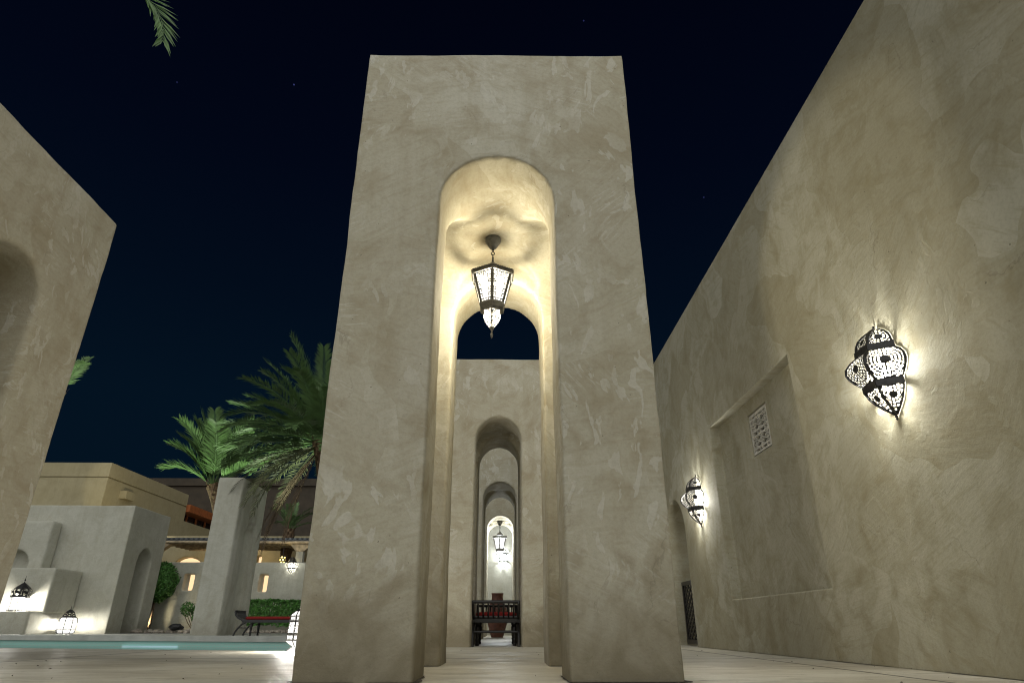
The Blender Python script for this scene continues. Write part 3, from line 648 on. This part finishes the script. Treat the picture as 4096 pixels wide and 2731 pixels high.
# ------------------------------------------------------------------ benches and jar
def bench(label, loc, rz, Lh=.86, Wh=.37):
    root = thing('scroll_bench', label, 'bench', loc, rz, 'black scroll ended benches with red cushions')
    mb = MB()
    for s in (-1, 1): mb.box(-Lh, s * Wh - .025, .35, Lh, s * Wh + .025, .425)
    for s in (-1, 1): mb.box(s * Lh - .025, -Wh + .025, .352, s * Lh + .025, Wh - .025, .423)
    mb.box(-Lh + .025, -Wh + .025, .39, Lh - .025, Wh - .025, .41)
    mb.build('seat_frame', M['wood'], root)
    mb = MB(); n_ = 10
    hx, hy = Lh - .03, Wh - .02
    def sq(z, k): return [(hx * k * math.copysign(abs(math.cos(t_)) ** .25, math.cos(t_)), (hy - hx * (1 - k)) * math.copysign(abs(math.sin(t_)) ** .25, math.sin(t_)), z) for t_ in [2 * math.pi * i / 40 for i in range(40)]]
    mb.rings([sq(.426, .975), sq(.435, .995), sq(.465, 1.0), sq(.495, .995), sq(.508, .97), sq(.512, .9)]); mb.build('cushion', M['cushion'], root, True)
    for s in (-1, 1):
        prof = [(Lh - .16, .40), (Lh + .02, .42), (Lh + .14, .475), (Lh + .215, .55), (Lh + .245, .63), (Lh + .225, .665)]
        mb = MB()
        for y in (-Wh, Wh): mb.tube([(s * x, y, z) for x, z in prof], .026, 8)
        mb.tube([(s * (Lh + .232), -Wh - .01, .655), (s * (Lh + .232), Wh + .01, .655)], .026, 10)
        mb.tube([(s * (Lh + .03), -Wh, .43), (s * (Lh + .03), Wh, .43)], .022, 8)
        for k in range(8):
            y = -Wh + 2 * Wh * (k + 1) / 9; mb.tube([(s * x, y, z) for x, z in prof[1:]], .015, 6)
        mb.build('scroll_arm', M['wood'], root)
        for y in (-Wh, Wh):
            mb = MB(); mb.tube([(s * (Lh - .12), y, .37), (s * (Lh - .0), y, .30), (s * (Lh + .10), y, .19), (s * (Lh + .17), y, .09), (s * (Lh + .20), y, 0)], [.03, .028, .026, .025, .028], 8); mb.build('sabre_leg', M['wood'], root)
            mb = MB(); mb.lathe([(.03, 0), (.034, .03), (.026, .05), (.036, .09), (.028, .12), (.040, .2), (.044, .28), (.03, .31), (.042, .33), (.042, .36)], 12, (s * (Lh - .26), y * .84, 0)); mb.build('turned_leg', M['wood'], root)
        mb = MB(); mb.tube([(s * (Lh + .085), -Wh, .21), (s * (Lh + .085), Wh, .21)], .016, 8); mb.build('stretcher', M['wood'], root)
    return root
b0 = bench('black scroll bench with red cushion seen end on in the second arch', (-.028, 12.15, 0), R(90))
dup(b0, 'black scroll bench with red cushion seen side on beyond the pool', (-6.62, 20.55, .052), R(0), 'black scroll ended benches with red cushions')
mb = MB(); mb.lathe([(.17, 0), (.185, .03), (.235, .18), (.285, .36), (.315, .55), (.31, .70), (.27, .84), (.205, .95), (.175, 1.02), (.168, 1.10), (.172, 1.17), (.182, 1.19), (.182, 1.215), (.15, 1.215), (.145, 1.1)], 36)
o = mb.build('clay_jar', M['jar'], smooth=True, loc=(-.065, 20.6, 0)); tag(o, 'tall brown clay jar standing behind the bench in the arcade', 'jar')

# ------------------------------------------------------------------ garden beyond the pool
gw = solid('garden_wall', box_mb(-7.2, 0, -.2, 8.5, .35, 3.0), [box_mb(-.70, -.3, 1.76, -.22, .30, 2.50), box_mb(2.78, -.3, 1.70, 3.2, .30, 2.46)], M['farplaster'], .05, .010, 2, 21.0)
gw.location = (-14.0, 31.4, .04); tag(gw, 'low garden wall with small lit window slots behind the topiary and hedge', 'wall')
for x0, x1, z0, z1 in ((-.52, -.22, 1.77, 2.49), (2.93, 3.19, 1.71, 2.45)):
    mb = MB(); mb.box(x0, .27, z0, x1, .298, z1); mb.build('lit_window', M['warmpane'], gw)
def leaves(n, fn, size, seed):
    rn = random.Random(seed); mb = MB()
    for _ in range(n):
        p, nrm = fn(rn); d = Vector((rn.gauss(0, 1), rn.gauss(0, 1), rn.gauss(0, 1))).normalized(); nrm = (nrm + d * .9).normalized()
        u = nrm.cross(Vector((rn.gauss(0, 1), rn.gauss(0, 1), rn.gauss(0, 1)))).normalized(); w = nrm.cross(u); s = size * rn.uniform(.6, 1.3)
        mb.face([p - u * s, p + w * s * .45, p + u * s, p - w * s * .45])
    return mb
def ball(r, c, sq=1.0):
    def f(rn):
        d = Vector((rn.gauss(0, 1), rn.gauss(0, 1), rn.gauss(0, 1))).normalized()
        k = r * (1 + .13 * noise.noise(d * 2.3 + Vector(c)) + .10 * noise.noise(d * 7 + Vector(c))) * (rn.random() ** .16); return Vector(c) + Vector((d.x * k, d.y * k, d.z * k * sq)), d
    return f
tp = thing('topiary_tree', 'round clipped topiary tree beside the squat tower', 'topiary', (-15.4, 30.55, .05))
mb = leaves(6500, ball(.80, (0, 0, 2.08), 1.08), .062, 3); mb.build('crown', M['leaf'], tp)
mb = MB(); mb.tube([(0, 0, 0), (.03, 0, .7), (0, 0, 1.5)], [.07, .05, .05]); mb.build('trunk', M['bark'], tp)
hg = thing('clipped_hedge', 'clipped box hedge behind the bench beyond the pool', 'hedge', (-9.5, 30.4, .05))
def hb(rn):
    x, y, z = rn.uniform(-1.75, 2.6), rn.uniform(-.35, .35), rn.uniform(.3, 1.28); a_ = rn.random(); n_ = Vector((0, -1, 0))
    if a_ < .55: y = -.35 + .05 * rn.random()
    elif a_ < .85: z = 1.28 - .05 * rn.random(); n_ = Vector((0, 0, 1))
    k = .09 * noise.noise(Vector((x * 1.7, y, z * 2))) + .07 * noise.noise(Vector((x * 6, y * 6, z * 6))); return Vector((x, y + k, z + k)), n_
mb = leaves(9000, hb, .066, 4); mb.build('foliage', M['leaf'], hg)
sh = thing('young_shrub', 'small thin shrub against the foot of the slab pillar', 'shrub', (-13.3, 29.9, .05))
mb = leaves(420, ball(.30, (-.25, 0, .95)), .055, 5); m2 = leaves(200, ball(.2, (.15, 0, .6)), .05, 6); n_ = len(mb.v); mb.v += m2.v; mb.f += [tuple(i + n_ for i in f) for f in m2.f]
mb.build('foliage', M['leaf'], sh)
mb = MB()
for k in range(6): mb.tube([(.2, 0, 0), (.1 * k - .15, .02 * k, .4), (.13 * k - .5, 0, .95)], [.022, .015, .008], 5)
mb.build('stems', M['bark'], sh)
mb = MB(); mb.rings([[(-20, 28.6, -.1), (-20, 30.98, -.1), (-20, 30.98, .07), (-20, 28.6, .06)], [(-4.5, 28.6, -.1), (-4.5, 30.98, -.1), (-4.5, 30.98, .07), (-4.5, 28.6, .06)]])
tag(mb.build('planting_bed', M['soil']), kind='structure')
def rock(seed, r):
    bm = bmesh.new(); bmesh.ops.create_icosphere(bm, subdivisions=2, radius=r)
    for v in bm.verts: v.co *= 1 + .45 * noise.noise(v.co / r * 1.3 + Vector((seed * 5.3, seed, 0))); v.co.z *= .75
    me = bpy.data.meshes.new('garden_stone'); bm.to_mesh(me); bm.free(); return me
rn = random.Random(11)
rocks = [rock(k, .13) for k in range(6)]
for me in rocks: me.materials.append(M['stone'])
for k in range(44):
    x = -15.0 + k * .19 + rn.uniform(-.06, .06)
    o = link('garden_stone', rocks[k % 6], None, (x, 28.75 + rn.uniform(-.12, .2), .09)); s_ = rn.uniform(.7, 1.35); o.scale = (s_, s_, s_); o.rotation_euler = (0, 0, rn.uniform(0, 6))
    tag(o, 'pale rough stone in the row edging the planting bed', 'stone', 'stones edging the planting bed')
me = rock(9.0, .24); me.materials.append(M['blackstone']); o = link('boulder', me, None, (-13.4, 28.8, .28)); o.scale = (1.3, .8, .8); tag(o, 'black lump of stone lying on the pale edging stones', 'stone')

# ------------------------------------------------------------------ pergola and house behind the garden wall
pg = thing('pergola', 'pole pergola with a tiled edge above the garden wall', 'pergola', (-12.2, 32.4, .32))
mb = MB()
for k in range(46):
    x = -4.6 + k * .24
    rs = []
    for y, z in ((-.12, 3.86), (3.4, 4.25)):
        rs.append([(x + .075 * math.cos(t_), y, z + .075 * math.sin(t_)) for t_ in [math.pi * i / 6 for i in range(7)]] + [(x - .05, y, z - .01), (x + .05, y, z - .01)])
    mb.rings(rs)
mb.box(-4.7, -.08, 3.80, 6.5, 3.4, 3.845); mb.build('tiled_roof', M['tile'], pg)
rn = random.Random(5)
def pole(mb, y, z, r, x0, x1):
    pts = [(x0 + (x1 - x0) * i / 14, y + rn.uniform(-.015, .015), z + rn.uniform(-.012, .012)) for i in range(15)]; mb.tube(pts, r, 8)
mb = MB(); pole(mb, -.14, 3.72, .065, -4.4, 6.4); mb.build('eave_pole', M['pole'], pg)
for k, (y, z) in enumerate(((.35, 3.70), (.85, 3.69), (1.35, 3.69), (1.85, 3.69), (2.35, 3.69), (2.85, 3.69))):
    mb = MB(); pole(mb, y, z, .07, -4.3, 6.4); mb.build('ceiling_pole', M['pole'], pg)
for x in (2.42, -4.5):
    mb = MB(); mb.box(x - .17, -.1, 0, x + .17, .22, 3.30); mb.build('post', M['farplaster'], pg)
    mb = MB(); mb.rings([[(x - .17, -.12, 3.3), (x + .17, -.12, 3.3), (x + .17, .24, 3.3), (x - .17, .24, 3.3)], [(x - .5, -.12, 3.64), (x + .6, -.12, 3.64), (x + .6, .24, 3.64), (x - .5, .24, 3.64)]]); mb.build('bracket', M['pole'], pg)
hw = solid('house_wall', box_mb(-6, 0, -.2, 8, .35, 4.6), [arch_prism(1.7, 2.75, .75, 'Y', -2.9, -.4, .3, .8), box_mb(.75, -.4, 2.2, 1.0, .3, 3.6)], M['hotel'], .07, .006, 1, 22.0)
hw.location = (-14.0, 36.2, .24); tag(hw, 'ochre house wall with a lit arched window under the pergola', 'wall')
mb = MB(); mb.box(-3.7, .26, .9, -2.1, .296, 3.5); mb.box(.76, .26, 2.22, .99, .296, 3.58); mb.build('lit_window', M['warmpane'], hw)

# ------------------------------------------------------------------ hotel block far behind
hb_ = thing('hotel_block', 'flat roofed ochre hotel block rising behind the squat tower', 'building', (-21, 34, 0))
mb = MB(); mb.box(-16, .06, 0, -.06, 16.0, 6.68); mb.build('lower_wall', M['hotel'], hb_)
mb = MB(); mb.box(-16, -.02, 4.6, .02, 9.15, 7.53); mb.box(-16, .05, 7.53, -.05, 9.08, 7.60); mb.box(-16, -.02, 7.60, .02, 9.15, 8.34); mb.build('parapet', M['hotel'], hb_)
mb = MB(); mb.box(-3, 9.2, 7.25, .25, 18.0, 7.72); mb.build('wood_fascia', M['orangewood'], hb_)
wf = MB(); wf.box(-.62, 9.2, 6.685, -.55, 17.9, 6.80)
for k in range(7): wf.box(-.62, 9.2 + 1.45 * k, 6.80, -.55, 9.36 + 1.45 * k, 7.25)
wf = wf.build('window_frame', M['orangewood'], hb_)
mb = MB(); mb.box(-.72, 9.3, 6.69, -.68, 17.9, 7.24); mb.build('window_glass', M['darkglass'], wf)
mb = MB(); mb.box(-.10, 1.35, 6.70, .40, 2.1, 7.12); mb.box(.02, 2.1, 6.72, .30, 2.4, 7.08); mb.build('wall_lamp_box', M['hotel'], hb_)
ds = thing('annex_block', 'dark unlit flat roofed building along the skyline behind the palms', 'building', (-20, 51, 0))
mb = MB(); mb.box(-14, 0, 0, 22, 8, 10.5); mb.build('wall', M['unlitbrown'], ds)
mb = MB(); mb.box(-14.2, -.2, 10.52, 22.2, 8.2, 11.1); mb.build('roof_edge', M['unlitbrown'], ds)

# ------------------------------------------------------------------ palms
def frond(mb, base, az, el, length, droop, leaf, n=46, twist=0.0, lw=.022, rach=.022, start=.16, sweep=.55):
    p = Vector(base); pts = [p.copy()]; dirs = []; ns = 22; e_ = el
    for i in range(ns):
        d = Vector((math.cos(az) * math.cos(e_), math.sin(az) * math.cos(e_), math.sin(e_))); dirs.append(d); p = p + d * length / ns; pts.append(p.copy()); e_ -= droop * (i + 1) / ns * 2 / ns
    dirs.append(dirs[-1])
    mb.tube(pts, [rach * (1 - .85 * i / ns) for i in range(ns + 1)], 5)
    rn = frond.rn
    for k in range(n):
        t = start + (1 - start) * (k + .5) / n; x = t * ns; i = min(int(x), ns - 1); c = pts[i].lerp(pts[i + 1], x - i); d = dirs[i]
        side = d.cross(Vector((0, 0, 1)));
        if side.length < .05: side = Vector((math.sin(az), -math.cos(az), 0))
        side.normalize(); up = side.cross(d).normalized()
        side2 = side * math.cos(twist) + up * math.sin(twist); up2 = up * math.cos(twist) - side * math.sin(twist)
        ll = leaf * (math.sin(math.pi * min(1, .12 + t * .80)) ** .55) * rn.uniform(.85, 1.12)
        for s in (-1, 1):
            fwd = sweep + .5 * t + rn.uniform(-.12, .12)
            v = (side2 * s * .85 + d * fwd + up2 * rn.uniform(.15, .5)).normalized(); q = c + v * ll + Vector((0, 0, -ll * .16 * rn.uniform(.3, 1.6))); m_ = c.lerp(q, .45) + Vector((0, 0, ll * .03))
            w = v.cross(up2).normalized() * lw
            mb.face([c, m_ + w, q, m_ - w])
frond.rn = random.Random(21)
def trunk(mb, h, r, knobs=True, z0=0.0, lean=0.0):
    LX = lambda z: lean * max(0, 1 - z / h) ** .8
    mb.tube([(LX(h * i / 10), 0, h * i / 10) for i in range(11)], [r * (1.08 - .013 * i) for i in range(11)], 12)
    rn = random.Random(h)
    if knobs:
        k = 0; z = z0
        while z < h:
            a_ = k * 2.4; z += .022; k += 1
            c = Vector((LX(z) + math.cos(a_) * r * .95, math.sin(a_) * r * .95, z)); o_ = Vector((math.cos(a_), math.sin(a_), 0)); t_ = Vector((-o_.y, o_.x, 0))
            mb.face([c - t_ * .07, c + t_ * .07, c + o_ * .06 + t_ * .045 + Vector((0, 0, .15)), c + o_ * .06 - t_ * .045 + Vector((0, 0, .15))])
            mb.face([c + t_ * .07, c - t_ * .07, c + o_ * .06 - t_ * .045 + Vector((0, 0, .15))]); mb.face([c + t_ * .07, c + o_ * .06 - t_ * .045 + Vector((0, 0, .15)), c + o_ * .06 + t_ * .045 + Vector((0, 0, .15))])
def palm(name, label, loc, h, r, fronds, dead=(), old=(), lean=0.0):
    root = thing(name, label, 'palm tree', loc, 0)
    mb = MB(); trunk(mb, h, r, True, 0.0, lean); mb.build('trunk', M['trunk'], root)
    mb = MB()
    for f in fronds: frond(mb, (0, 0, h - .05), *f)
    mb.build('crown', M['palmleaf'], root)
    if old:
        mb = MB()
        for f in old: frond(mb, (0, 0, h - .15), *f)
        mb.build('older_fronds', M['palmleaf_old'], root)
    if dead:
        mb = MB()
        for f in dead: frond(mb, (0, 0, h - .3), *f)
        mb.build('dead_fronds', M['deadleaf'], root)
    return root
rn = random.Random(3)
# az: 180 = left in the picture, 0 = right, -90 = towards the camera
P1 = [(R(a_), R(e_), l_, R(d_), .78, 74, 0, .03) for a_, e_, l_, d_ in ((182, 62, 2.6, 34), (170, 72, 3.0, 20), (195, 54, 2.4, 40), (176, 52, 2.5, 36), (185, 36, 2.1, 50), (160, 66, 2.8, 26), (200, 76, 3.0, 12), (-100, 78, 2.9, 14), (120, 74, 3.1, 22), (20, 80, 2.9, 14), (40, 62, 3.0, 35), (-30, 66, 3.0, 35), (-75, 60, 2.8, 40), (-130, 64, 2.9, 36), (0, 50, 2.9, 50), (90, 55, 3, 45), (-10, 36, 2.7, 50))]
palm('date_palm', 'young upright green palm rising behind the slab pillar', (-11.0, 24.4, .05), 5.15, .26, P1, lean=1.7)
P2 = []
for k in range(46):
    a_ = k * 137.5; e_ = 82 - 88 * (k / 46) ** .9
    P2.append((R(a_), R(e_), rn.uniform(3.2, 3.7), R(rn.uniform(34, 62)), .66, 74, 0, .026))
P2 += [(R(a_), R(e_), l_, R(d_), .68, 80, 0, .028) for a_, e_, l_, d_ in ((183, 32, 3.7, 28), (172, 42, 3.7, 32), (196, 14, 3.5, 24), (188, 2, 3.3, 28), (200, -12, 3.2, 26), (176, 60, 4.1, 24), (210, 74, 4.2, 18))]
D2 = [(R(170 + 14 * k + rn.uniform(-6, 6)), R(rn.uniform(-66, -50)), rn.uniform(3.0, 4.1), R(rn.uniform(14, 26)), .40, 40, 0, .014, .02, .16, 1.3) for k in range(6)]
O2 = [(R(140 + 14 * k + rn.uniform(-9, 9)), R(rn.uniform(-38, -12)), rn.uniform(3.0, 3.8), R(rn.uniform(30, 50)), .5, 44) for k in range(9)]
palm('date_palm', 'big spreading date palm with hanging brown dead fronds beside the middle tower', (-6.55, 22.4, .05), 6.35, .30, P2, D2, O2, lean=1.3)
P3 = [(R(a_), R(e_), l_, R(d_), .4, 30) for a_, e_, l_, d_ in ((178, 70, 1.5, 30), (150, 62, 1.7, 50), (200, 58, 1.6, 45), (10, 60, 1.7, 40), (-20, 45, 1.7, 50), (90, 75, 1.6, 20), (-90, 70, 1.4, 30), (40, 30, 1.6, 40), (140, 35, 1.6, 50), (-60, 40, 1.4, 50))]
palm('dwarf_palm', 'small palm with an orange brown stub trunk above the pergola roof', (-11.1, 34.4, .2), 4.75, .27, P3)
P4 = [(R(a_), R(e_), l_, R(d_), .42, 60, 0, .022) for a_, e_, l_, d_ in ((-40, 28, 2.0, 30), (170, 50, 2, 40), (130, 60, 2, 40), (200, 30, 2, 40), (90, 70, 2, 30))]
palm('date_palm', 'palm hidden behind the left tower, only one frond tip showing', (-15.75, 21.5, .05), 7.95, .22, P4, lean=-2.6)
P5 = [(R(4), R(14), 4.02, R(100), .54, 60, -.9, .02, .016, .16, 1.5)] + [(R(a_), R(45), 2.6, R(60), .5, 40) for a_ in (150, 180, 210)]
palm('tall_palm', 'tall palm out of frame whose frond tip hangs into the top left corner', (-8.08, 6.2, 0), 8.95, .24, P5)

# ------------------------------------------------------------------ garden floodlights (small fixtures at the lamps' places)
def flood(label, loc, target, power, color, size=70, blend=.4):
    root = thing('flood_lamp', label, 'garden lamp', loc)
    d = (Vector(target) - Vector(loc)).normalized()
    mb = MB(); mb.tube([-d * .12, -d * .02], .07, 12); mb.tube([(0, 0, -.2), -d * .08], .015, 6); mb.build('housing', M['iron'], root)
    spot('bulb', root, (0, 0, 0), Vector(target) - Vector(loc), power, color, size, blend); return root
flood('small floodlight on the back of the squat tower aimed at the hotel block', (-16.3, 30.6, 4.3), (-20.6, 37.0, 7.3), 380, (1, .9, .62), 50, .12)
flood('small uplight at the foot of the young palm', (-9.7, 24.0, .3), (-11.4, 24.2, 6.8), 1300, (.80, 1, .66), 80, .6)
flood('small uplight at the foot of the big palm', (-5.0, 23.6, .3), (-6.8, 22.2, 7.0), 1900, (.85, 1, .74), 46, .5)
flood('small garden lamp behind the squat tower lighting the garden wall', (-15.6, 30.3, .45), (-13.6, 31.0, .9), 60, (1, .86, .55), 110, .6)
flood('small lamp under the pergola roof lighting the house wall', (-14.0, 33.4, 3.3), (-14.2, 36.2, 2.8), 160, (1, .80, .5), 120, .6)
flood('small lamp in the passage behind the lattice gate', (3.9, 14.2, 2.5), (4.9, 16.6, .9), 500, (1, .85, .5), 120, .6)
flood('small uplight at the foot of the tall palm', (-8.6, 7.6, .3), (-6.6, 6.4, 9.0), 700, (.95, 1, .75), 50, .6)
flood('small uplight at the foot of the hidden palm', (-14.6, 20.2, .3), (-15.0, 21.0, 8.4), 900, (.9, 1, .75), 30, .6)
